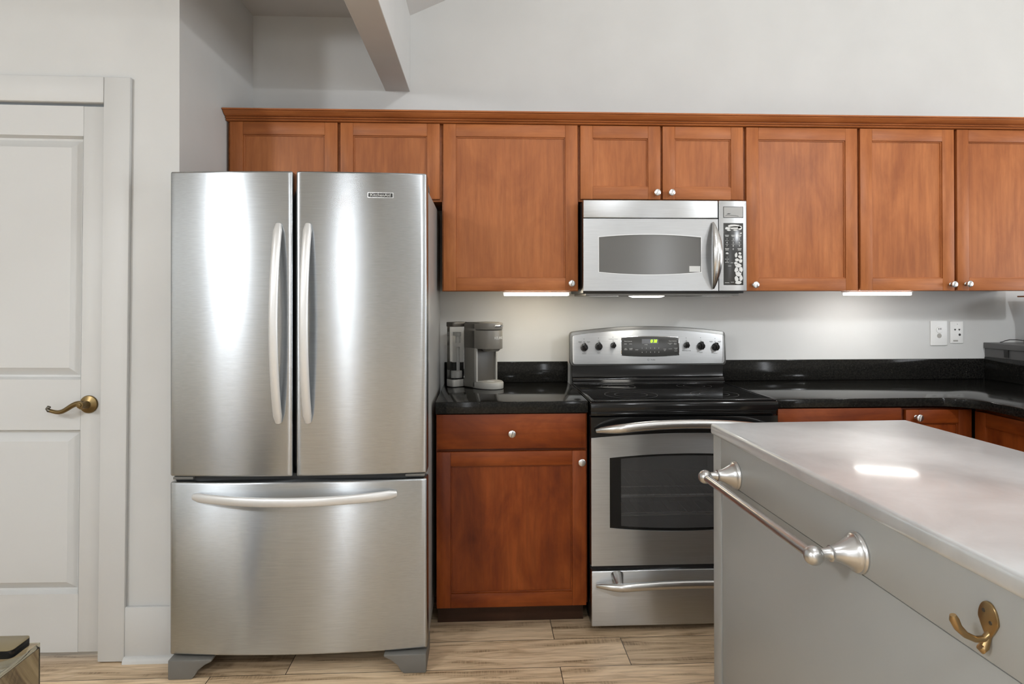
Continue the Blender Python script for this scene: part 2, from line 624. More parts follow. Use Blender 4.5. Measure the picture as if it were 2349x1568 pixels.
for i, (x0, x1, y0, y1, z0, z1) in enumerate(((-1.77, -1.53, YR - .07, YR - .04, .1, 2.4), (2.10, 2.30, YR - .07, YR - .04, .1, 2.4),
                                              (XL - .07, XL - .02, wy0, wy1, .4, 2.3), (XRT + .02, XRT + .07, -4.6, -1.2, .6, 2.3))):
    b = MB()  # unseen windows made up for room light and reflections
    w = .02
    b.box(x0, x1, y0, y1, z0, z0 + w).box(x0, x1, y0, y1, z1 - w, z1)
    if x1 - x0 > y1 - y0:
        b.box(x0, x0 + w, y0, y1, z0, z1).box(x1 - w, x1, y0, y1, z0, z1)
    else:
        b.box(x0, x1, y0, y0 + w, z0, z1).box(x0, x1, y1 - w, y1, z0, z1)
    struct(b.build('window_%d' % (i + 1), 'white', smooth=0), 'added unseen window frame', 'window')
# ceilings and beam
b = MB().box(XL, -0.85, YR, 0, 2.72, 2.80)
b.prism([(-0.85, vault(-.85)), (RIDGE, vault(RIDGE)), (XRT, vault(XRT)), (XRT, vault(XRT) + .08), (RIDGE, vault(RIDGE) + .08), (-.85, vault(-.85) + .08)], 'y', YR, 0)
struct(b.build('ceiling', 'ceiling', smooth=0), 'flat and sloping white ceiling', 'ceiling')
b = MB().box(-0.905, -0.784, YR, 0, 2.358, 2.76, 0.003)
struct(b.build('trim_2', 'wall', smooth=0), 'boxed ceiling beam running towards the back wall', 'beam')
b = MB().box(-1.70, -0.906, -1.10, -0.96, 2.60, 2.76, 0.003)  # unseen beam added to keep lamp light off the upper recess
struct(b.build('added_shade_beam', 'wall', smooth=0), 'unseen cross beam added to shade the fridge recess', 'beam')
# baseboard left of the fridge
b = MB().box(-1.7385, XN - .001, YD - .014, YD, 0.0, 0.199, .003)
b.prism([(YD - .014, 0), (YD - .032, 0), (YD - .030, .010), (YD - .022, .019), (YD - .014, .021)], 'x', -1.7385, XN - .001)
struct(b.build('baseboard_left', 'white'), 'white baseboard between the door and the fridge', 'baseboard')

# door and casing (hung a touch out of plumb)
TILT = 0.0098


def tilt(o):
    o.rotation_euler = (0, TILT, 0)
    return o


casing = bpy.data.objects.new('trim_1', None)
COL.objects.link(casing)
casing.location = (-1.738, YD, 0)
struct(tilt(casing), 'white casing around the door', 'trim')
b = MB().box(-1.833, -1.738, YD - .018, YD, 0.003, 2.142, .004)
b.box(-1.838, -1.833, YD - .004, YD + .08, 0.003, 2.049)
b.build('side_casing', 'white', casing)
b = MB().box(-2.72, -1.8335, YD - .018, YD, 2.047, 2.142, .004)
b.box(-2.62, -1.838, YD + .0, YD + .08, 2.049, 2.06)
b.build('head_casing', 'white', casing)
b = MB().box(-2.72, -2.62, YD - .018, YD, 0.003, 2.046, .004)
b.build('side_casing', 'white', casing)

door = bpy.data.objects.new('door_1', None)
COL.objects.link(door)
door.location = (-1.738, YD, 0)
struct(tilt(door), 'white two-panel interior door', 'door')
dx0, dx1, dz0, dz1 = -2.600, -1.8395, 0.030, 2.038
yf = YD + .004
p_x0, p_x1 = -2.515, -1.916
panels = ((1.030, 1.928), (0.243, 0.845))
b = MB()
b.box(dx0, p_x0, yf, yf + .04, dz0, dz1, .002).box(p_x1, dx1, yf, yf + .04, dz0, dz1, .002)
zz = [dz0] + [z for p in sorted(panels) for z in p] + [dz1]
for k in (0, 2, 4):
    b.box(p_x0, p_x1, yf, yf + .04, zz[k], zz[k + 1])
for z0, z1 in panels:
    rings = [(0, 0), (.008, .020), (.015, .022), (.043, .002)]
    vs, fs = [], []
    for ins, dep in rings:
        vs += [(p_x0 + ins, yf + dep, z0 + ins), (p_x1 - ins, yf + dep, z0 + ins), (p_x1 - ins, yf + dep, z1 - ins), (p_x0 + ins, yf + dep, z1 - ins)]
    for r in range(3):
        for k in range(4):
            k2 = (k + 1) % 4
            fs.append((4 * r + k, 4 * r + k2, 4 * r + 4 + k2, 4 * r + 4 + k))
    fs.append((12, 13, 14, 15))
    b.quads(vs, fs)
b.build('door_leaf', 'white', door, 30)
hx, hz = -1.884, 0.940
b = MB().lathe([(0, 0), (.032, 0), (.033, .004), (.031, .008), (.026, .010), (.0135, .014), (.0115, .018), (.0115, .05), (.0, .05)], (hx, yf, hz), (0, -1, 0), 36)
hd = b.build('door_handle', 'brass', door)
hd['label'] = 'antique brass curved lever handle'
pts = []
for s_ in lin(0, 1, 22):
    x = hx + .006 - .118 * s_
    z = hz + .004 + .009 * math.sin(s_ * 2 * PI * .95 + .6) - .024 * s_
    y = yf - .052 + .010 * s_
    pts.append((x, y, z))
rr = [.0105 - .004 * s_ for s_ in lin(0, 1, 22)]
b = MB().sweep(pts, rr, 14, (0, 0, 1))
b.lathe([(0, -.012), (.012, -.010), (.012, .010), (0, .012)], (hx + .003, yf - .053, hz + .006), (0, -1, 0), 20)
b.lathe([(0, .0), (.0075, .0), (.0065, .003), (0, .004)], (hx + .003, yf - .064, hz + .006), (0, -1, 0), 16)
b.build('lever', 'brass', hd)
lx, ly, lz = pts[-1]
b = MB()
b.sweep([(lx + .004, ly, lz - .001), (lx - .006, ly, lz + .001), (lx - .010, ly, lz + .007), (lx - .006, ly, lz + .013), (lx + .000, ly, lz + .012)], [.0065, .007, .0068, .0062, .004], 12, (0, 1, 0))
sc = b.build('scroll_tip', 'brass_dark', hd)

# ------------------------------------------------------------------ cabinet helpers
UF = -0.335


def shaker(name, parent, x0, x1, z0, z1, yf, mv, mh, fw=0.056, th=0.02):
    """shaker door: stiles upright grain, rails level grain, recessed flat panel with a bead"""
    b = MB()
    e = .0016
    b.box(x0, x0 + fw, yf, yf + th, z0, z1, e, 2, 0).box(x1 - fw, x1, yf, yf + th, z0, z1, e, 2, 0)
    b.box(x0 + fw, x1 - fw, yf, yf + th, z1 - fw, z1, e, 2, 1).box(x0 + fw, x1 - fw, yf, yf + th, z0, z0 + fw, e, 2, 1)
    px0, px1, pz0, pz1 = x0 + fw, x1 - fw, z0 + fw, z1 - fw
    b.box(px0, px1, yf + .011, yf + th, pz0, pz1, 0, 2, 0)
    q = .005
    for (a0, a1, c0, c1, mi) in ((px0, px0 + q, pz0, pz1, 0), (px1 - q, px1, pz0, pz1, 0), (px0 + q, px1 - q, pz0, pz0 + q, 1), (px0 + q, px1 - q, pz1 - q, pz1, 1)):
        b.box(a0, a1, yf + .006, yf + th, c0, c1, .0008, 1, mi)
    return b.build(name, [mv, mh], parent)


def knob(parent, x, y, z, d=(0, -1, 0)):
    b = MB().lathe([(.0, 0), (.0085, 0), (.0085, .002), (.006, .004), (.0055, .012), (.008, .016), (.0135, .020), (.0150, .0245), (.0142, .028), (.0118, .0295), (.0, .0298)], (x, y, z), d, 28)
    dv = Vector(d)
    sd = Vector((0, 0, 1)).cross(dv).normalized()
    # raised strap across the face of the knob
    o = Vector((x, y, z)) + dv * .0296
    b.sweep([o + Vector((0, 0, .0118)) + sd * .003, o, o - Vector((0, 0, .0118)) - sd * .003], (.0016, .0030), 8, sd)
    k = b.build('knob', 'knob', parent)
    return k


def upper(name, label, x0, x1, z0, z1, doors, group=None):
    """wall cabinet: box + face frame, then its doors"""
    t = thing(name, label, 'cabinet', ((x0 + x1) / 2, 0, z0), 'wall cabinets')
    b = MB().box(x0, x1, UF + .042, -0.002, z0 + .004, z1, .001)
    b.box(x0, x1, UF + .0215, UF + .042, z0, z1, .001, 2, 1)
    b.build('cabinet_box', ['wood_v', 'wood_h'], t)
    for (a, c, e, f, kn) in doors:
        d = shaker('door', t, a, c, e, f, UF, 'wood_v', 'wood_h')
        if kn:
            knob(d, kn[0], UF, kn[1])
    return t


Z0, Z1 = 1.362, 2.109
upper('wall_cabinet', 'wide short brown wooden cabinet above the fridge', -1.546, -0.607, 1.763, Z1,
      [(-1.532, -1.066, 1.772, 2.108, None), (-1.053, -0.616, 1.772, 2.108, None)])
upper('wall_cabinet', 'tall one-door brown wooden cabinet above the coffee maker, between fridge and microwave', -0.6065, 0.006, Z0, Z1,
      [(-0.600, 0.001, Z0 + .003, 2.108, (-0.0298, 1.3966))])
upper('wall_cabinet', 'short two-door brown wooden cabinet directly above the microwave', 0.0065, 0.7655, 1.767, Z1,
      [(0.0135, 0.377, 1.776, 2.107, (0.3571, 1.8041)), (0.388, 0.758, 1.776, 2.107, (0.4229, 1.8045))])
upper('wall_cabinet', 'tall one-door brown wooden cabinet just right of the microwave', 0.766, 1.298, Z0, Z1,
      [(0.773, 1.291, Z0 + .002, 2.107, (0.8049, 1.3903))])
upper('wall_cabinet', 'tall two-door brown wooden cabinet at the right end of the row', 1.2985, 2.235, Z0, Z1,
      [(1.3045, 1.7493, Z0 + .002, 2.107, (1.7307, 1.3919)), (1.7635, 2.225, Z0 + .002, 2.107, (1.8036, 1.3939))])
# crown moulding along the tops
prof = [(-.20, 2.1095), (-.338, 2.1095), (-.344, 2.1105), (-.346, 2.1125), (-.344, 2.115), (-.339, 2.116), (-.339, 2.1185), (-.349, 2.1190), (-.352, 2.1210), (-.350, 2.1235),
        (-.3445, 2.1245), (-.3445, 2.1270), (-.353, 2.1275), (-.360, 2.130), (-.368, 2.135), (-.377, 2.1425), (-.3785, 2.1455), (-.387, 2.1460), (-.388, 2.1475), (-.388, 2.1525), (-.372, 2.1530), (-.20, 2.153)]
b = MB().prism(prof, 'x', XN + .003, 2.26, 0)
tag(b.build('crown_moulding', 'wood_h', None, 20), 'long brown crown moulding along the tops of the wall cabinets', 'moulding')

# under-cabinet lamps
for x0, x1, mm, lab in ((-0.328, -0.035, 'lamp_warm', 'glowing under-cabinet lamp above the coffee maker'), (1.2746, 1.5702, 'lamp_white', 'glowing under-cabinet lamp right of the microwave, above the long counter')):
    t = thing('under_cabinet_lamp', lab, 'lamp', ((x0 + x1) / 2, -.28, 1.35), 'under-cabinet lamps')
    MB().box(x0 - .006, x1 + .006, -.300, -.235, 1.356, 1.3615, .001).build('housing', 'cream', t)
    MB().box(x0, x1, -.300, -.24, 1.343, 1.356, .003).build('lens', mm, t)

# ------------------------------------------------------------------ refrigerator
FX0, FX1, FC = -1.5265, -0.6265, -1.0765
fr = thing('refrigerator', 'large stainless steel french-door fridge with bottom freezer drawer', 'fridge', (FC, -.5, 0))


def fcurve(x):
    return -0.885 - 0.026 * (1 - ((x - FC) / 0.45) ** 2)


MB().box(FX0 + .004, FX1 - .004, -.80, -.10, .06, 1.735, .006).build('case', 'fridge_side', fr)
for x0, x1, hxx in ((FX0, -1.0935, -1.141), (-1.0815, FX1, -1.0387)):
    xs = lin(x0, x1, 22)
    poly = [(x, fcurve(x)) for x in xs] + [(x1, -.815), (x0, -.815)]
    b = MB().prism(poly, 'z', .7035, 1.777, .007, 3, ang=.6)
    d = b.build('door', 'steel', fr, 40)
    d['label'] = 'left stainless steel fridge door' if x0 < -1.2 else 'right stainless steel fridge door with badge'
    n = 30
    pts, rad = [], []
    for s_ in lin(0, 1, n):
        yo = fcurve(hxx) - .004 - .060 * math.sin(PI * s_) ** .75
        pts.append((hxx, yo, .8945 + .6948 * s_))
        e = min(s_, 1 - s_)
        rad.append((.0155 if e > .012 else .0105, .0085))
    b = MB().sweep(pts, rad, 20, (1, 0, 0))
    b.build('handle', 'handle', d)
    if x0 > -1.2:
        b = MB()
        for (a0, a1, c0, c1, f_, k_) in ((-.8335, -.7435, 1.6855, 1.7045, .0012, 0), (-.8312, -.7458, 1.6878, 1.7022, .0018, 1)):
            xb = lin(a0, a1, 9)
            b.prism([(x, fcurve(x) - f_) for x in xb] + [(x, fcurve(x) + .004) for x in reversed(xb)], 'z', c0, c1, 0, mi=k_)
        b.text('KitchenAid', 0, 0, 0, .0142, mi=2, fn=lambda u, w, d: Vector((-.7885 + u * 1.12, fcurve(-.7885 + u * 1.12) - .0021 - d * .5, 1.6950 + w)))
        bd = b.build('badge', ['steel_plain', 'panel_grey', 'mark_light'], d)
# freezer drawer
xs = lin(FX0, FX1, 40)
poly = [(x, fcurve(x)) for x in xs] + [(FX1, -.815), (FX0, -.815)]
fz = MB().prism(poly, 'z', .078, .684, .007, 3, ang=.6).build('freezer_drawer', 'steel', fr, 40)
pts, rad = [], []
for s_ in lin(0, 1, 34):
    x = -1.439 + .705 * s_
    pts.append((x, fcurve(x) - .004 - .055 * math.sin(PI * s_) ** .75, .631 + .004 * (2 * s_ - 1) ** 2))
    e = min(s_, 1 - s_)
    rad.append((.0165 if e > .012 else .011, .0085))
MB().sweep(pts, rad, 20, (0, 0, 1)).build('handle', 'handle', fz)
MB().box(FX0 + .012, FX1 - .012, -.865, -.80, .684, .7035).build('gasket', 'dark_plastic', fr)
for x0, x1 in ((FX0 + .008, FX0 + .078), (FX1 - .078, FX1 - .008)):
    MB().box(x0, x1, -.880, -.815, .6905, .7000, .002).build('lower_hinge', 'grey_plastic', fr)
for x0, x1 in ((FX0 + .004, FX0 + .10), (FX1 - .10, FX1 - .004)):
    MB().prism([(-.80, 1.735), (-.83, 1.735), (-.83, 1.757), (-.80, 1.762), (-.70, 1.752), (-.69, 1.735)], 'x', x0, x1, .003).build('hinge_cover', 'grey_plastic', fr)
MB().box(FX0 + .01, FX1 - .01, -.79, -.74, .03, .078).build('base_grille', 'dark_plastic', fr)
for sgn, x0 in ((1, FX0), (-1, FX1)):
    po = [(0, 0), (.080, 0), (.092, .012), (.102, .030), (.125, .048), (.150, .060), (.150, .068), (.0, .068)]
    po = [(x0 + sgn * (a + .002), c) for a, c in po]
    MB().prism(po, 'y', -.905, -.74, .006, 2, ang=.3).build('foot', 'grey_plastic', fr)

# ------------------------------------------------------------------ base cabinets and counters
BF = -0.630


def plain_front(name, parent, x0, x1, z0, z1, y0, mh, th=.02):
    return MB().box(x0, x1, y0, y0 + th, z0, z1, .003, 2).build(name, [mh], parent)


t = thing('base_cabinet', 'brown wooden base cabinet with drawer over door, between fridge and stove', 'cabinet', (-.31, -.3, 0))
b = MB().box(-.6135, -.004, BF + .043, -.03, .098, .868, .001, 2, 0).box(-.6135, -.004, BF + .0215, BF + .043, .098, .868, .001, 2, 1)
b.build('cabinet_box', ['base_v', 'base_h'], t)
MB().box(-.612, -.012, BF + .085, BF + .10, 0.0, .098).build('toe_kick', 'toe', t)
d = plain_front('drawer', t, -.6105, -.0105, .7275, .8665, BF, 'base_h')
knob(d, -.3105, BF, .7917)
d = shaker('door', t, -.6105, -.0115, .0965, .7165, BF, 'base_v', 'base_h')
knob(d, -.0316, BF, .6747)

t = thing('base_cabinet', 'brown wooden base cabinet right of the stove, mostly hidden by the grey island', 'cabinet', (1.04, -.3, 0))
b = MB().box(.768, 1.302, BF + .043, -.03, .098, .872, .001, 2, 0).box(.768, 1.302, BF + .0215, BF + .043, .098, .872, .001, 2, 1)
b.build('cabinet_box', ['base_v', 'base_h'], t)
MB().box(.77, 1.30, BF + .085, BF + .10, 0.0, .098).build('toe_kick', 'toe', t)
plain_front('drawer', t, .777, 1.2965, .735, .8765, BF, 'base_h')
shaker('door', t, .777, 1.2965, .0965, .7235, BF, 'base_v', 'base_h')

t = thing('base_cabinet', 'brown wooden corner base cabinet whose door carries a knob near the counter bend', 'cabinet', (1.47, -.3, 0))
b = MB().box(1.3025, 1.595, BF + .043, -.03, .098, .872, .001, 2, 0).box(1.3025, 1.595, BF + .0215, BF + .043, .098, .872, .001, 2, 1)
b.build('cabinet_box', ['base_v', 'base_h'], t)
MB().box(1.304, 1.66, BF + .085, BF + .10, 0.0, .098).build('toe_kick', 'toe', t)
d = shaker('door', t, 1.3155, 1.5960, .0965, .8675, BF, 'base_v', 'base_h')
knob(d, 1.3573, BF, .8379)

# peninsula cabinet, its front turned towards the left
t = thing('base_cabinet', 'brown wooden peninsula cabinet facing the grey island at the right edge', 'cabinet', (1.9, -1.2, 0))
PX = 1.605
b = MB().box(PX + .043, 2.150, -1.90, BF + .02, .098, .872, .001, 2, 0).box(PX + .0215, PX + .043, -1.90, BF + .02, .098, .872, .001, 2, 0)
b.build('cabinet_box', ['base_v'], t)
MB().box(PX + .085, PX + .10, -1.90, -.54, 0, .098).build('toe_kick', 'toe', t)
for y0, y1 in ((-1.06, -.6345), (-1.486, -1.07), (-1.895, -1.496)):
    fw, th, e = .056, .02, .0016
    b = MB()
    z0, z1 = .0965, .862
    b.box(PX, PX + th, y0, y0 + fw, z0, z1, e, 2, 0).box(PX, PX + th, y1 - fw, y1, z0, z1, e, 2, 0)
    b.box(PX, PX + th, y0 + fw, y1 - fw, z1 - fw, z1, e, 2, 1).box(PX, PX + th, y0 + fw, y1 - fw, z0, z0 + fw, e, 2, 1)
    b.box(PX + .011, PX + th, y0 + fw, y1 - fw, z0 + fw, z1 - fw, 0, 2, 0)
    b.build('door', ['base_v', 'base_y'], t)

# worktops
ZC = .9175
t = thing('countertop', 'short black granite counter between fridge and stove', 'counter', (-.31, -.3, ZC))
MB().box(-.6145, -.0035, -.637, -.002, ZC - .048, ZC, .003, 3).build('slab', 'granite', t)
MB().box(-.6145, -.0035, -.022, -.001, ZC, 1.018, .002).build('backsplash', 'granite', t)
t = thing('countertop', 'long black granite counter curving round the corner right of the stove', 'counter', (1.4, -.3, ZC))
poly = [(.7665, -.002), (.7665, -.636), (1.40, -.636)]
for k in range(9):      # inside corner
    a = R(90) - R(90) * k / 8
    poly.append((1.435 + .135 * math.cos(a), -.771 + .135 * math.sin(a)))
poly += [(1.570, -1.93), (2.1615, -1.93), (2.1615, -.002)]
MB().prism(poly, 'z', ZC - .036, ZC, .003, 3).build('slab', 'granite', t)
MB().box(.7665, 2.1615, -.022, -.001, ZC, 1.020, .002).build('backsplash', 'granite', t)
MB().box(2.1415, 2.1615, -1.93, -.0225, ZC, 1.030, .002).build('backsplash', 'granite', t)
struct(MB().box(2.163, 2.28, -1.95, 0, 0, 1.072).build('wall_peninsula', 'grey_bar', smooth=0), 'low charcoal wall under the raised bar', 'wall')
t = thing('bar_top', 'raised charcoal bar top at the right edge of the photo', 'counter', (2.4, -.9, 1.073))
MB().box(2.154, 2.66, -1.98, -.002, 1.073, 1.1015, .002).build('slab', 'grey_bar', t)
MB().prism([(2.161, 1.072), (2.161, 1.035), (2.158, 1.035), (2.156, 1.072)], 'y', -.155, -.128).build('dark_piece', 'dark_plastic', t)  # small dark slanted piece under the bar edge

# things on the bar
t = thing('speaker', 'dark box with a thin wooden top standing on the bar at the right edge', 'speaker', (2.42, -.2, 1.1015))
MB().box(2.295, 2.50, -.30, -.085, 1.1015, 1.123, .003).build('foot', 'grey_plastic', t)
MB().box(2.312, 2.49, -.29, -.092, 1.123, 1.334, .004).build('body', 'dark_plastic', t)
MB().box(2.278, 2.52, -.32, -.068, 1.334, 1.341, .002).build('top_board', 'wood_y', t)
pts = [(2.215, -.035, 1.1035), (2.225, -.04, 1.107), (2.235, -.045, 1.1125), (2.25, -.055, 1.118), (2.27, -.07, 1.119), (2.285, -.085, 1.117), (2.296, -.095, 1.1145)]
tag(MB().sweep(pts, .0022, 8, (0, 0, 1)).build('cable', 'cable'), 'thin black cable arching over the raised bar', 'cable')

# wall plates
t = thing('wall_outlet', 'larger white wall plate with a round socket, left of the pair', 'outlet', (1.9155, 0, 1.15))
MB().box(1.8707, 1.9604, -.007, 0, 1.0865, 1.2146, .004, 3).build('plate', 'cream', t)
b = MB().lathe([(0, 0), (.017, 0), (.017, .003), (.0155, .0045), (0, .0045)], (1.9165, -.006, 1.167), (0, -1, 0), 28)
s1 = b.build('socket', 'cream', t)
MB().box(1.9095, 1.9125, -.0112, -.0100, 1.168, 1.177).box(1.9195, 1.9225, -.0112, -.0100, 1.168, 1.177).build('slot', 'mark_dark', s1)
MB().lathe([(0, 0), (.012, 0), (.012, .0012), (0, .0015)], (1.9155, -.0065, 1.137), (0, -1, 0), 24).build('lower_socket', 'coffee_light', t)
t = thing('wall_outlet', 'narrow white wall plate with three dark holes, right of the pair', 'outlet', (2.0105, 0, 1.15))
MB().box(1.9755, 2.0455, -.006, 0, 1.0975, 1.2105, .003, 3).build('plate', 'cream', t)
for x in (2.000, 2.0225):
    b = MB()
    b.prism([(x - .005, 1.1705), (x - .0025, 1.1725), (x, 1.1705), (x + .0025, 1.1725), (x + .005, 1.1705), (x + .0045, 1.1675), (x, 1.1625), (x - .0045, 1.1675)], 'y', -.0066, -.0055)
    b.build('slot', 'mark_dark', t)
MB().lathe([(0, 0), (.0062, 0), (.0062, .0006), (0, .0008)], (2.0245, -.0058, 1.142), (0, -1, 0), 20).build('ground_hole', 'mark_dark', t)
MB().lathe([(0, 0), (.0022, 0), (.002, .001), (0, .0012)], (2.0125, -.0058, 1.196), (0, -1, 0), 12).build('screw', 'mark_grey', t)
MB().box(1.990, 2.015, -.0068, -.0055, 1.107, 1.115, .0005).build('test_button', 'coffee_light', t)

# ------------------------------------------------------------------ microwave
mw = thing('microwave', 'stainless steel over-the-range microwave above the stove', 'microwave', (.378, -.2, 1.36))
MX0, MX1, MY = .0145, .7415, -.410
MB().box(MX0 + .002, MX1 - .002, MY + .03, -.004, 1.352, 1.760, .002).build('case', 'dark_plastic', mw)
MB().box(MX0, .613, MY, MY + .03, 1.6825, 1.7605, .003, 3).build('vent_panel', 'steel_bright', mw)
wx0, wx1 = .083, .536


def wt(x):
    return 1.5975 + .0115 * (1 - ((x - .3095) / .2265) ** 2)


def wb(x):
    return 1.4455 - .0115 * (1 - ((x - .3095) / .2265) ** 2)


b = MB()
zt, zb = 1.679, 1.3625
xs = lin(wx0, wx1, 25)
b.box(MX0, wx0, MY, MY + .028, zb, zt).box(wx1, .613, MY, MY + .028, zb, zt)
b.plate(xs, lambda x: zb, wb, MY, MY + .028).plate(xs, wt, lambda x: zt, MY, MY + .028)
md = b.build('door', 'steel_bright', mw, 30)
g = .0028
xs2 = lin(wx0 - .003, wx1 + .003, 25)
b = MB()
b.plate(xs2, lambda x: wb(x) - g, wb, MY - .0014, MY).plate(xs2, wt, lambda x: wt(x) + g, MY - .0014, MY)
b.box(wx0 - g, wx0, MY - .0014, MY, wb(wx0), wt(wx0)).box(wx1, wx1 + g, MY - .0014, MY, wb(wx1), wt(wx1))
b.build('window_rim', 'handle', md)
MB().plate(xs, wb, wt, MY + .003, MY + .01).build('window', 'micro_glass', md)
b = MB().box(.4845, .5335, MY + .0018, MY + .0032, wb(.51) + .003, 1.4715)
b.build('sticker', 'mark_light', md)
pts, rad = [], []
for s_ in lin(0, 1, 26):
    pts.append((.589 + .004 * math.sin(PI * s_), MY - .006 - .046 * math.sin(PI * s_) ** .8, 1.373 + .29 * s_))
    rad.append((.005 + .017 * math.sin(PI * s_) ** .9, .004 + .008 * math.sin(PI * s_)))
MB().sweep(pts, rad, 20, (1, 0, 0)).build('handle', 'steel_plain', md)
cp = MB().box(.6165, MX1, MY, MY + .03, 1.3615, 1.7605, .003, 3).build('control_panel', 'steel_bright', mw)
b = MB().box(.6365, .7265, MY - .001, MY + .004, 1.6845, 1.7345, .001, 2, 0)
b.box(.639, .724, MY - .0016, MY + .002, 1.687, 1.732, 0, 2, 1)
b.sweep([(.645, MY - .0018, 1.694), (.655, MY - .0018, 1.6965), (.672, MY - .0018, 1.696), (.69, MY - .0018, 1.6945), (.705, MY - .0018, 1.691)], .0008, 6, (0, 1, 0), 2)
b.prism([(.650, 1.700), (.658, 1.7045), (.671, 1.7035), (.664, 1.7005)], 'y', MY - .002, MY - .001, mi=2)
b.build('display', ['panel_grey', 'lcd', 'mark_dark'], cp)
b = MB().box(.6365, .7265, MY - .001, MY + .004, 1.387, 1.662, .002, 2, 0)
ky = MY - .0015
# legends and figures
cols = (.6525, .6805, .7085)
for r_, z in enumerate((1.6045, )):
    for x in cols:
        b.box(x - .009, x + .009, ky, ky + .001, z + .002, z + .004, 0, 2, 1).box(x - .007, x + .007, ky, ky + .001, z - .003, z - .001, 0, 2, 1)
for r_, (row, z) in enumerate((('123', 1.5905), ('456', 1.5745), ('789', 1.5605))):
    for ch, x in zip(row, cols):
        b.text(ch, x, ky + .0004, z, .0115, mi=1)
        if r_ < 2:
            b.box(x - .008, x + .008, ky, ky + .001, z - .0076, z - .0064, 0, 2, 2)
b.text('0', cols[1], ky + .0004, 1.546, .0115, mi=1)
for x in (cols[0], cols[2]):
    b.box(x - .009, x + .009, ky, ky + .001, 1.5475, 1.550, 0, 2, 1).box(x - .007, x + .007, ky, ky + .001, 1.5415, 1.544, 0, 2, 1)
for x, z, w in ((.6525, 1.502, .009), (.6525, 1.488, .009), (.675, 1.486, .006), (.664, 1.472, .007), (.6525, 1.398, .010), (.676, 1.400, .007)):
    b.box(x - w, x + w, ky, ky + .001, z - .0012, z + .0012, 0, 2, 2)
b.text('1', .653, ky + .0004, 1.510, .010, mi=1)
b.text('+', .653, ky + .0004, 1.4935, .012, mi=1)


def blob(cx, cz, w, h, n=9):
    return [(cx + w * math.cos(2 * PI * k / n) * random.uniform(.7, 1.1), cz + h * math.sin(2 * PI * k / n) * random.uniform(.7, 1.1)) for k in range(n)]


for cx, cz, w, h in ((.6815, 1.6485, .038, .008), (.688, 1.641, .034, .008), (.655, 1.638, .014, .007), (.712, 1.641, .012, .010), (.66, 1.6295, .012, .0035), (.69, 1.630, .012, .0035), (.715, 1.6165, .006, .003),
                     (.653, 1.528, .008, .005), (.710, 1.528, .008, .006), (.694, 1.520, .007, .012), (.7115, 1.512, .011, .008), (.697, 1.499, .012, .007), (.713, 1.494, .011, .008),
                     (.692, 1.485, .010, .007), (.703, 1.474, .018, .010), (.714, 1.456, .010, .014), (.694, 1.455, .010, .014), (.704, 1.437, .018, .014), (.7145, 1.418, .010, .014), (.695, 1.415, .011, .014), (.704, 1.3985, .018, .0095)):
    b.prism(blob(cx, cz, w * .92, h), 'y', MY - .0016, MY - .0008, mi=3)
b.build('keypad', ['panel_grey', 'mark_light', 'mark_grey', 'peel'], cp)
b = MB().box(.03, .72, MY + .035, -.02, 1.341, 1.352, .002, 2, 0)
b.box(.05, .18, MY + .06, -.12, 1.338, 1.342, .001, 1, 1).box(.56, .70, MY + .06, -.12, 1.338, 1.342, .001, 1, 1)
b.build('underside', ['grey_plastic', 'steel_plain'], mw)
MB().prism([(.245, 1.3405), (.262, 1.334), (.372, 1.334), (.388, 1.3405)], 'y', -.36, -.27, .001, 1).build('lamp_lens', 'lamp_hood', mw)

# ------------------------------------------------------------------ range
rg = thing('range', 'black and stainless steel electric range under the microwave', 'stove', (.381, -.35, 0))
RY = -.670
MB().box(.004, .758, RY + .045, -.012, .03, .900, .002).build('body', 'black_gloss', rg)
for x in (.03, .70):
    for y in (-.60, -.08):
        MB().box(x, x + .03, y, y + .03, 0, .03).build('leveling_foot', 'dark_plastic', rg)
# cooktop: rim and glass
ZK = .9185
b = MB()
b.prism([(-.095, .895), (-.095, ZK - .002), (RY + .012, ZK - .002), (RY + .003, ZK - .006), (RY, ZK - .014), (RY + .001, .878), (RY + .03, .876), (RY + .06, .895)], 'x', .002, .760, .002, 2, ang=.6)
b.build('cooktop', 'black_gloss', rg)
b = MB()
q = .014
x0, x1, y0, y1 = .004, .758, RY + .010, -.098
for (a0, a1, c0, c1) in ((x0, x0 + q, y0, y1), (x1 - q, x1, y0, y1), (x0 + q, x1 - q, y0, y0 + q), (x0 + q, x1 - q, y1 - .03, y1)):
    b.box(a0, a1, c0, c1, ZK - .003, ZK + .004, .0030, 3)
b.build('cooktop_rim', 'black_gloss', rg)
b = MB().box(x0 + q, x1 - q, y0 + q, y1 - .03, ZK - .003, ZK + .0006)
gl = b.build('glass_top', 'black_glass', rg)
for cx, cy, rad_ in ((.205, -.485, .112), (.205, -.225, .08), (.565, -.225, .08), (.565, -.49, .10)):
    b = MB()
    for r0 in (rad_, rad_ * .62):
        n = 48
        vs = []
        for k in range(n):
            a = 2 * PI * k / n
            vs += [(cx + r0 * math.cos(a), cy + r0 * math.sin(a), ZK + .0009), (cx + (r0 - .0016) * math.cos(a), cy + (r0 - .0016) * math.sin(a), ZK + .0009)]
        b.quads(vs, [(2 * k, 2 * ((k + 1) % n), 2 * ((k + 1) % n) + 1, 2 * k + 1) for k in range(n)])
    b.build('burner_ring', 'ring_grey', gl)
# backguard
xs = lin(0.0, .762, 33)


def gt(x):      # arched top edge
    u = (x - .381) / .381
    return 1.194 - .027 * u * u


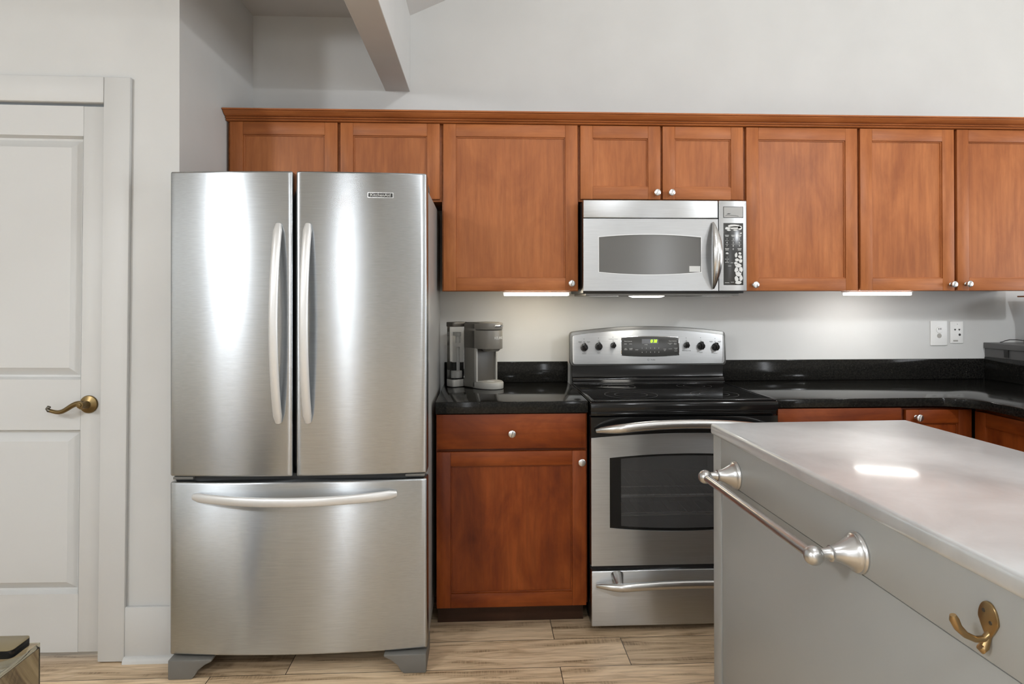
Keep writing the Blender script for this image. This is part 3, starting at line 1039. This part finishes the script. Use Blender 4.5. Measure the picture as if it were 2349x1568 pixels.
b = MB()
prof_l = [(-.118, .922), (-.112, .930), (-.106, .936), (-.104, .944), (-.090, .950), (-.088, 1.015), (-.012, 1.015), (-.012, .90), (-.118, .90)]
b.prism(prof_l, 'x', .008, .754, .001, 1, ang=.6)
b.plate(lin(.012, .750, 33), lambda x: 1.008, lambda x: gt(x) - .02, -.084, -.012)
bg = b.build('backguard', 'black_gloss', rg)
# stainless fascia leaning back slightly
SL = 0.055


def fy(z):
    return -.112 + SL * (z - 1.01)


def fascia_plate(b, xs, zb, zt, off, th, mi=0):
    tmp = bmesh.new()
    n = len(xs)
    rows = [[tmp.verts.new((x, fy(f(x)) + o, f(x))) for x in xs] for o in (off, off + th) for f in (zb, zt)]
    fb, ft, bb, bt = rows
    for i in range(n - 1):
        tmp.faces.new((fb[i], fb[i + 1], ft[i + 1], ft[i]))
        tmp.faces.new((bb[i + 1], bb[i], bt[i], bt[i + 1]))
        tmp.faces.new((ft[i], ft[i + 1], bt[i + 1], bt[i]))
        tmp.faces.new((fb[i + 1], fb[i], bb[i], bb[i + 1]))
    tmp.faces.new((fb[0], ft[0], bt[0], bb[0]))
    tmp.faces.new((ft[-1], fb[-1], bb[-1], bt[-1]))
    bmesh.ops.recalc_face_normals(tmp, faces=tmp.faces[:])
    MB._bevel(tmp, .003, 2, .6)
    b._take(tmp, mi)


def frame_x(z):     # the fascia widens a little towards the bottom
    return 0


def rc(x, a, c, r, sgn):    # rounded-corner allowance
    d = min(x - a, c - x)
    return sgn * (r - math.sqrt(max(0, r * r - max(0, r - d) ** 2))) if d < r else 0


xsf = lin(.008, .020, 7) + lin(.026, .736, 27) + lin(.742, .754, 7)
b = MB()
fascia_plate(b, xsf, lambda x: 1.0125 + rc(x, .008, .754, .014, 1), lambda x: gt(x) - .016 - rc(x, .008, .754, .010, 1), 0.0, .03)
fa = b.build('control_fascia', 'steel_bright', rg)
xsr = lin(-.003, .015, 7) + lin(.022, .740, 27) + lin(.747, .765, 7)
b = MB()
fascia_plate(b, xsr, lambda x: 1.0045 + rc(x, -.003, .765, .018, 1), lambda x: gt(x) - rc(x, -.003, .765, .016, 1), .006, .045)
b.build('backguard_rim', 'dark_metal', bg)


def fpt(x, z, o=0.0):
    return Vector((x, fy(z) - o, z))


# control display
b = MB()
xsd = lin(.2465, .250, 4) + lin(.26, .516, 20) + lin(.5255, .529, 4)
fascia_plate(b, xsd, lambda x: 1.0555 - .006 * (1 - ((x - .388) / .142) ** 2) + rc(x, .2465, .529, .004, 1), lambda x: 1.1395 + .006 * (1 - ((x - .388) / .142) ** 2) - rc(x, .2465, .529, .004, 1), -.0024, .01, 0)
cd = b.build('clock_panel', ['panel_grey'], rg)
b = MB()
fascia_plate(b, lin(.2435, .532, 24), lambda x: 1.0520 - .006 * (1 - ((x - .388) / .145) ** 2), lambda x: 1.1425 + .006 * (1 - ((x - .388) / .145) ** 2), -.0012, .008, 0)
b.build('panel_rim', 'chrome', cd)
b = MB()
OFF = .0042


def ftext(b, s, x, z, size, mi=0, off=OFF, shear=0.0):
    b.text(s, x, 0, z, size, mi=mi, shear=shear, fn=lambda u, w, d: (x + u, fy(z + w) - off - d * .3, z + w))


def fbox(b, x0, x1, z0, z1, off, mi=0, th=.0008):
    vs = [(x0, fy(z0) - off, z0), (x1, fy(z0) - off, z0), (x1, fy(z1) - off, z1), (x0, fy(z1) - off, z1)]
    vs += [(x, y + th, z) for x, y, z in vs]
    b.quads(vs, [(0, 1, 2, 3), (7, 6, 5, 4), (0, 4, 5, 1), (1, 5, 6, 2), (2, 6, 7, 3), (3, 7, 4, 0)], mi)


fbox(b, .347, .428, 1.1105, 1.1330, .0034, 2)
for i in range(10):
    x = .3475 + .0205 * (i % 5)
    z = 1.0885 if i < 5 else 1.0690
    ftext(b, '1234567890'[i], x, z, .0075, 0)
fx = lambda s, x, z, size=.0052, mi=0: ftext(b, s, x, z, size, mi)
fx('Oven Controls', .2795, 1.1225, .0062)
fx('BAKE', .2665, 1.1095); fx('BROIL', .2925, 1.1095)
fx('SELF', .2670, 1.0870); fx('CLEAN', .2670, 1.0820)
fx('WARM', .2925, 1.0870); fx('HOLD', .2925, 1.0820)
fx('START', .3215, 1.0805)
fx('CLEAR', .4585, 1.0835); fx('OFF', .4585, 1.0765)
fx('Timer Controls', .4985, 1.1225, .0062)
fx('COOKING', .4855, 1.1120, .0048); fx('TIME', .4855, 1.1070, .0048)
fx('DELAY', .5110, 1.1120, .0048); fx('START', .5110, 1.1070, .0048)
fx('CLOCK', .4865, 1.0850)
fx('KITCHEN', .5130, 1.0880, .0044); fx('TIMER', .5130, 1.0835, .0044); fx('ON/OFF', .5130, 1.0745, .0040)
fx('cooking', .3665, 1.1060, .0050)
b.build('legends', ['mark_light', 'mark_grey', 'display'], cd)
# seven-segment clock digits 10:38
b = MB()
SEG = {'1': 'bc', '0': 'abcdef', '3': 'abgcd', '8': 'abcdefg'}


def digit(b, ch, x, z, w, h):
    s_ = .0013
    sh = lambda zz: .18 * (zz - z)
    hs = {'a': h, 'g': h / 2, 'd': 0}
    for k in SEG[ch]:
        if k in hs:
            zz = z + hs[k]
            fbox(b, x + sh(zz) + .0006, x + w + sh(zz) - .0006, zz - s_, zz + s_, OFF + .0004)
        else:
            xx = x + (w if k in 'bc' else 0)
            za, zb_ = (z + h / 2, z + h) if k in 'bf' else (z, z + h / 2)
            vs = [(xx - s_ + sh(za), fy(za) - OFF - .0004, za), (xx + s_ + sh(za), fy(za) - OFF - .0004, za), (xx + s_ + sh(zb_), fy(zb_) - OFF - .0004, zb_), (xx - s_ + sh(zb_), fy(zb_) - OFF - .0004, zb_)]
            b.quads(vs, [(0, 1, 2, 3)])


for ch, x in (('1', .3845), ('0', .3915), ('3', .4040), ('8', .4130)):
    digit(b, ch, x, 1.1165, .0055, .0125)
for z in (1.1200, 1.1260):
    fbox(b, .3995, .4013, z - .001, z + .001, OFF + .0004)
b.build('clock_digits', 'clock', cd)
# fascia print: emblem ring, knob scales and names
b = MB()


def fring(b, cx, cz, r0, r1, n=32, a0=0, a1=2 * PI):
    vs = []
    for k in range(n + 1):
        a = a0 + (a1 - a0) * k / n
        for r in (r0, r1):
            x, z = cx + r * math.cos(a), cz + r * math.sin(a)
            vs.append((x, fy(z) - .0005, z))
    b.quads(vs, [(2 * k, 2 * k + 1, 2 * k + 3, 2 * k + 2) for k in range(n)])


fring(b, .3780, 1.0325, .0036, .0046)
ftext(b, 'Profile', .4010, 1.0318, .0082, 0, .0004)
b.build('emblem', 'mark_dark', fa)
KN = ((.0655, 1.0935, .0185, 'FRONT'), (.1361, 1.0975, .0185, 'REAR'), (.2068, 1.1025, .0138, ''), (.567, 1.1015, .0138, 'WARMING ZONE'), (.6387, 1.0975, .0185, 'REAR'), (.7104, 1.0925, .0185, 'FRONT'))
for i, (x, z, r, nm) in enumerate(KN):
    b = MB()
    for k in range(13):
        a = R(-235) + R(290) * k / 12
        cx, cz = x + (r + .0045) * math.cos(a), z + (r + .0045) * math.sin(a)
        fbox(b, cx - .0006, cx + .0006, cz - .0006, cz + .0006, .0004)
    if nm:
        ftext(b, nm, x, z - r - .0125, .0062 if len(nm) < 8 else .0056, 0, .0004)
    elif i == 2:
        ftext(b, 'WARMING ZONE', x, z + r + .0165, .0056, 0, .0004)
    fring(b, x, z + r + .0078, .0028, .0038, 16)
    fbox(b, x - .0024, x + .0004, z + r + (.0205 if i != 2 else .0245), z + r + (.0235 if i != 2 else .0275), .0004)
    if i in (0, 5):
        for sx in (-1, 1):
            fbox(b, x + sx * .0205 - .008, x + sx * .0205 + .008, z + .0275, z + .0287, .0004)
            fbox(b, x + sx * .0205 - .008, x + sx * .0205 + .008, z + .0245, z + .0257, .0004)
            fbox(b, x + sx * .0205 - .0012, x + sx * .0205 + .0012, z + .0205, z + .0228, .0004)
    b.build('knob_scale', 'mark_dark', fa)
nrm = Vector((0, -1, SL)).normalized()
for i, (x, z, r, nm) in enumerate(KN):
    o = fpt(x, z)
    b = MB().lathe([(0, 0), (r * 1.02, 0), (r * 1.02, .004), (r * .97, .006), (r * .90, .016), (r * .80, .020), (r * .4, .0215), (0, .0215)], o, nrm, 32)
    b.prism([(x - r * .20, z - r * .78), (x + r * .20, z - r * .78), (x + r * .24, z + r * 1.0), (x + r * .05, z + r * 1.28), (x - r * .05, z + r * 1.28), (x - r * .24, z + r * 1.0)], 'y', o.y - .033, o.y - .004, .0022, 2)
    b.build('control_knob', 'black_gloss', rg)

# black strip under the cooktop, oven door, drawer
b = MB()
b.box(.004, .758, RY + .012, RY + .05, .860, .878, .001).box(.030, .735, RY + .006, RY + .02, .866, .871, .002)
b.build('vent_strip', 'black_gloss', rg)


def dt(x):      # arched upper edge of the stainless door skin
    return .775 + .0155 * (1 - ((x - .381) / .377) ** 2)


def ot(x):
    return .6955 + .0145 * (1 - ((x - .381) / .305) ** 2)


def ob(x):
    return .4185 - .0175 * (1 - ((x - .381) / .305) ** 2)


b = MB()
xs = lin(.003, .759, 41)
b.plate(xs, lambda x: dt(x) - .004, lambda x: .856, RY + .004, RY + .045)
od = b.build('oven_door', 'black_gloss', rg)
od['label'] = 'oven door with arched dark window'
b = MB()
wx = lin(.0765, .6855, 33)
zb = .2685
b.plate(lin(.003, .0765, 8), lambda x: zb, dt, RY, RY + .042).plate(lin(.6855, .759, 8), lambda x: zb, dt, RY, RY + .042)
b.plate(wx, lambda x: zb, ob, RY, RY + .042).plate(wx, ot, dt, RY, RY + .042)
b.build('door_skin', 'range_steel', od, 30)
b = MB()
ix0, ix1 = .1222, .6398
ixs = lin(ix0, ix1, 29)
it = lambda x: ot(x) - .0085
ib = lambda x: ob(x) + .0105
b.plate(lin(.0765, ix0, 6), ob, ot, RY + .004, RY + .012).plate(lin(ix1, .6855, 6), ob, ot, RY + .004, RY + .012)
b.plate(ixs, ob, ib, RY + .004, RY + .012).plate(ixs, it, ot, RY + .004, RY + .012)
b.build('window_border', 'black_gloss', od)
MB().plate(ixs, ib, it, RY + .005, RY + .011).build('window', 'oven_glass', od)
b = MB()
cz0, cz1, cy1 = .36, .73, RY + .043
# inside of the oven seen through the window
b.box(.10, .66, -.16, -.15, cz0, cz1).box(.10, .11, cy1, -.15, cz0, cz1).box(.65, .66, cy1, -.15, cz0, cz1).box(.10, .66, cy1, -.15, cz0 - .01, cz0).box(.10, .66, cy1, -.15, cz1, cz1 + .01)
rg_body = [o for o in rg.children if o.name.startswith('body')][0]
bpy.data.objects.remove(rg_body)
b2 = MB().box(.004, .10, RY + .045, -.012, .03, .876, .001).box(.66, .758, RY + .045, -.012, .03, .876, .001)
b2.box(.10, .66, RY + .045, -.012, .03, .35).box(.10, .66, RY + .045, -.012, .74, .876).box(.10, .66, -.15, -.012, .35, .74)
b2.build('body', 'black_gloss', rg)
b.build('oven_cavity', 'cavity', rg, 0)
for z in (.520, .445):
    b = MB()
    for y in (-.60, -.575, -.20):
        b.sweep([(.115, y, z), (.645, y, z)], .0035, 8, (0, 0, 1))
    for k in range(15):
        x = .14 + .0345 * k
        b.sweep([(x, -.60, z + .003), (x, -.20, z + .003)], .0018, 6, (0, 0, 1))
    b.build('oven_rack', 'chrome', rg)


def bar_handle(parent, z_end, z_mid, y_end, y_mid, r, name='handle'):
    pts, rad = [], []
    for s_ in lin(0, 1, 40):
        x = .022 + .718 * s_
        e = min(s_, 1 - s_)
        w = min(1, e / .16)
        w = math.sin(w * PI / 2)
        pts.append((x, y_end + (y_mid - y_end) * w, z_end + (z_mid - z_end) * math.sin(PI * s_) ** .7))
        k = min(1, (e + .004) / .12) ** .5
        rad.append((r * (.35 + .65 * k), r * .8 * (.35 + .65 * k)))
    return MB().sweep(pts, rad, 20, (0, 0, 1)).build(name, 'steel_plain', parent)


bar_handle(od, .806, .838, RY - .012, RY - .058, .0185)
dr = MB().box(.003, .759, RY, RY + .045, .029, .2485, .005, 3).build('storage_drawer', 'range_steel', rg)
h2 = bar_handle(dr, .196, .214, RY - .012, RY - .058, .0165)
for x in (.105, .655):
    b = MB()
    b.sweep([(x, RY + .002, .232), (x, RY - .02, .224), (x, RY - .048, .212)], [(.026, .020), (.020, .016), (.014, .013)], 16, (1, 0, 0))
    b.build('handle_mount', 'steel_plain', dr)
MB().box(.01, .752, RY + .02, RY + .05, .2485, .2685).build('drawer_gap', 'gap', rg)

# ------------------------------------------------------------------ coffee maker
cm = thing('coffee_maker', 'grey single-cup coffee maker with clear water tank beside the fridge', 'coffee maker', (-.45, -.2, ZC))
PH = R(38)
RV = Vector((math.cos(PH), math.sin(PH), 0))
FV = Vector((math.sin(PH), -math.cos(PH), 0))
P0 = Vector((-.497, -.199, ZC))
CW = .125
BASIS = Matrix(((RV.x, -FV.x, 0, P0.x), (RV.y, -FV.y, 0, P0.y), (0, 0, 1, P0.z), (0, 0, 0, 1)))
# local frame: x to the machine's right, -y to its front, z up


def nose(b0, depth, n=20):
    """outline (x, y) with a rounded front"""
    pts = [(0, b0)]
    for k in range(n + 1):
        a = PI - PI * k / n
        pts.append((CW / 2 + CW / 2 * math.cos(a) * (1 if True else 0), -(.058 + depth * math.sin(a) ** .8)))
    pts.append((CW, b0))
    return pts


b = MB().box(0, CW, -.058, .03, 0.001, .302, .006, 3)
b.xform(BASIS).build('tower', 'coffee', cm)
b = MB().prism(nose(-.04, .100), 'z', 0.001, .030, .003, 2)
b.prism(nose(-.05, .092), 'z', .030, .032, 0, 2)
b.xform(BASIS).build('drip_tray', 'coffee_light', cm)
b = MB().lathe([(0, 0), (.018, 0), (.018, .001), (0, .0012)], (CW / 2, -.095, .032), (0, 0, 1), 20)
b.xform(BASIS).build('tray_grate', 'mark_light', cm)
b = MB().prism(nose(.03, .092), 'z', .182, .268, .003, 2)
b.lathe([(0, 0), (.035, 0), (.046, .012), (0, .012)], (CW / 2, -.098, .171), (0, 0, 1), 28)
hdm = b.xform(BASIS).build('brew_head', 'coffee', cm)
b = MB().prism(nose(.026, .094), 'z', .270, .302, .005, 2)
b.prism(nose(.02, .06), 'z', .302, .3035, .001, 1)
lid = b.xform(BASIS).build('lid', 'coffee', cm)


def onhead(u, z, off):
    th = u / .070
    x = CW / 2 + CW / 2 * math.sin(th)
    y = -(.058 + .092 * max(0, math.cos(th)) ** .8)
    n = Vector((math.sin(th) * .75, -math.cos(th), 0)).normalized()
    return Vector((x, y, z)) + n * off


b = MB()
pts = [onhead(u, .288, .004) for u in lin(-.020, .036, 12)]
b.sweep(pts, [(.0045, .003)] * 12, 10, (0, 0, 1))
b.xform(BASIS).build('lid_handle', 'chrome', lid)
b = MB()
b.text('KEURIG', 0, 0, 0, .0165, fn=lambda u, w, d: onhead(u + .006, .2325 + w, .0006 + d))
b.xform(BASIS).build('lettering', 'mark_light', hdm)
b = MB().box(.010, CW - .010, -.0592, -.055, .034, .180, .001)
b.xform(BASIS).build('cup_recess', 'coffee_dark', cm)
for x0 in (0, CW - .009):
    b = MB().box(x0, x0 + .009, -.068, -.05, .030, .185, .002)
    b.xform(BASIS).build('recess_frame', 'coffee_light', cm)
# water tank at the left
TA, TB = -.053, .035


def rrect(x0, x1, y0, y1, r, n=6):
    pts = []
    for cx, cy, a in ((x1 - r, y1 - r, 0), (x0 + r, y1 - r, 90), (x0 + r, y0 + r, 180), (x1 - r, y0 + r, 270)):
        for k in range(n + 1):
            t_ = R(a + 90 * k / n)
            pts.append((cx + r * math.cos(t_), cy + r * math.sin(t_)))
    return pts


b = MB().prism(rrect(TA, TB, .040, .100, .012), 'z', .001, .034, .002, 2, ang=.9)
b.xform(BASIS).build('tank_base', 'coffee_light', cm)
b = MB()
outer = rrect(TA + .001, TB - .001, .041, .099, .012)
inner = rrect(TA + .0035, TB - .0035, .0435, .0965, .0095)
b.prism(outer, 'z', .0345, .281, 0)
tk = b.xform(BASIS).build('water_tank', 'clear', cm)
b = MB().lathe([(0, 0), (.020, 0), (.021, .003), (.021, .030), (.019, .033), (0, .033)], ((TA + TB) / 2, .070, .040), (0, 0, 1), 24)
b.xform(BASIS).build('filter', 'frost', tk)
b = MB().lathe([(0, 0), (.0085, 0), (.0085, .11), (0, .11)], ((TA + TB) / 2, .070, .074), (0, 0, 1), 16)
b.lathe([(0, 0), (.013, 0), (.013, .03), (.016, .034), (.016, .05), (0, .05)], ((TA + TB) / 2, .070, .205), (0, 0, 1), 20)
b.xform(BASIS).build('filter_holder', 'frost', tk)
b = MB().prism(rrect(TA - .001, TB + .001, .039, .101, .012), 'z', .281, .303, .003, 2, ang=.9)
b.xform(BASIS).build('tank_lid', 'coffee_dark', cm)
b = MB()
pts = [(TB - .012, .040, .262), (TB - .004, .034, .258), (TB - .002, .031, .245), (TB - .002, .031, .19), (TB - .004, .035, .172), (TB - .010, .040, .168)]
b.sweep(pts, .006, 12, (1, 0, 0))
b.xform(BASIS).build('tank_handle', 'clear', tk)

# ------------------------------------------------------------------ island
isl = thing('kitchen_island', 'grey painted island with worn stainless steel top, near right', 'kitchen island', (.305, -1.160, 0))
ISL = Matrix.Translation((.305, -1.160, 0)) @ Matrix.Rotation(R(1.75), 4, 'Z')
IW, ILN = .664, 1.55
b = MB().box(0, IW, -ILN, 0, .889, .925, .010, 5)
b.xform(ISL).build('top', 'island_top', isl)
b = MB()
s0 = .008
st = .067
b.box(s0, s0 + .02, -st, -.008, 0, .889, .001)                               # far stile
b.box(s0, s0 + .02, -ILN + .008, -ILN + st, 0, .889, .001)
b.box(s0, s0 + .02, -ILN + st + .001, -st - .001, .766, .889, .001)       # rail
b.xform(ISL).build('side_frame', 'island_grey', isl)
b = MB().box(s0 + .003, s0 + .02, -ILN + st + .004, -st - .004, 0.0, .7625, .001)
b.xform(ISL).build('side_panel', 'island_grey', isl)
b = MB().box(s0 + .0205, IW - s0, -.030, -.008, 0, .889, .001).box(s0 + .0205, IW - s0, -ILN + .008, -ILN + .03, 0, .889, .001).box(IW - s0 - .02, IW - s0, -ILN + .0305, -.0305, 0, .889, .001)
b.box(s0 + .0205, IW - s0 - .0205, -ILN + .031, -.031, .87, .889)
b.xform(ISL).build('cabinet_box', 'island_grey', isl)


def ilocal(x, y, z):
    return ISL.inverted() @ Vector((x, y, z))


# towel bar
zt = .805
yA, yB = -.181, -.765
SO = .094
b = MB().sweep([(s0 - SO, yA - .014, zt - .004), (s0 - SO, yB + .014, zt - .004)], .0108, 20, (0, 0, 1))
tb = b.xform(ISL).build('towel_bar', 'knob', isl)
tb['label'] = 'brushed nickel towel bar'
for y in (yA, yB):
    b = MB()
    b.lathe([(0, 0), (.041, 0), (.0415, .004), (.039, .0075), (.0385, .010), (.0345, .0125), (.030, .020), (.0235, .031), (.0185, .042), (.0155, .052), (.0148, .055), (.0165, .056), (.0165, .0585), (.0135, .0595), (.011, .064), (.010, .080)], (s0, y, zt), (-1, 0, 0), 40)
    rr_ = .0198
    b.lathe([(rr_ * math.sin(PI * k / 16), SO - rr_ * math.cos(PI * k / 16)) for k in range(17)], (s0, y, zt - .003), (-1, 0, 0), 32)
    b.xform(ISL).build('post', 'knob', tb)
# coat hook
hy, hzc = -1.094, .829
b = MB()
pl = []
for k in range(48):
    a = 2 * PI * k / 48
    w, h = .0190, .029
    yy, z_ = w * math.cos(a), h * math.sin(a)
    if z_ < 0:
        yy *= 1 - .60 * min(1, -z_ / h)
    pl.append((hy + yy, hzc + z_))
b.prism(pl, 'x', s0 - .0045, s0, .0015, 2, ang=.7)
b.sweep([(s0 - .001, hy, hzc - .020), (s0 - .010, hy, hzc - .0275), (s0 - .024, hy, hzc - .0275), (s0 - .040, hy, hzc - .020), (s0 - .052, hy, hzc - .008), (s0 - .058, hy, hzc + .004), (s0 - .060, hy, hzc + .011)],
        [.0055, .0050, .0048, .0052, .0062, .0070, .0045], 14, (0, 1, 0))
b.sweep([(s0 - .002, hy, hzc - .020), (s0 - .006, hy, hzc - .030), (s0 - .010, hy, hzc - .039), (s0 - .014, hy, hzc - .042), (s0 - .017, hy, hzc - .039)], [.0050, .0060, .0075, .0078, .0050], 14, (0, 1, 0))
hk = b.xform(ISL).build('coat_hook', 'bronze', isl)
hk['label'] = 'brushed gold double coat hook'
for z in (hzc + .013, hzc - .001):
    b = MB().lathe([(0, 0), (.0032, 0), (.0030, .0008), (0, .001)], (s0 - .0043, hy + (.007 if z > hzc else -.006), z), (-1, 0, 0), 14)
    b.xform(ISL).build('screw', 'brass_dark', hk)

# ------------------------------------------------------------------ glass side table and the flat box on it
gt_ = thing('side_table', 'clear tinted glass side table at the lower left corner', 'table', (-1.9, -1.8, 0))
MB().box(-2.40, -1.5555, -2.15, -1.5045, .438, .45, .001).build('top', 'tint_glass', gt_)
MB().box(-1.5655, -1.5555, -2.15, -1.5045, 0, .4375, .001).build('side_pane', 'tint_glass', gt_)
MB().box(-2.40, -2.39, -2.15, -1.5045, 0, .4375, .001).build('side_pane', 'tint_glass', gt_)
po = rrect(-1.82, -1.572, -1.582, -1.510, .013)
fb = thing('flat_box', 'small dark flat box with rounded corners and a brown reflection painted on top, lying on the glass table', 'box', (-1.70, -1.546, .4502))
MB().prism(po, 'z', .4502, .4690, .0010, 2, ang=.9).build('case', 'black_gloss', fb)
MB().prism(po, 'z', .4691, .4712, .0008, 2, ang=.9).build('reflection_plate', 'top_reflection', fb)  # brown reflection on the glossy black top, painted as a thin plate
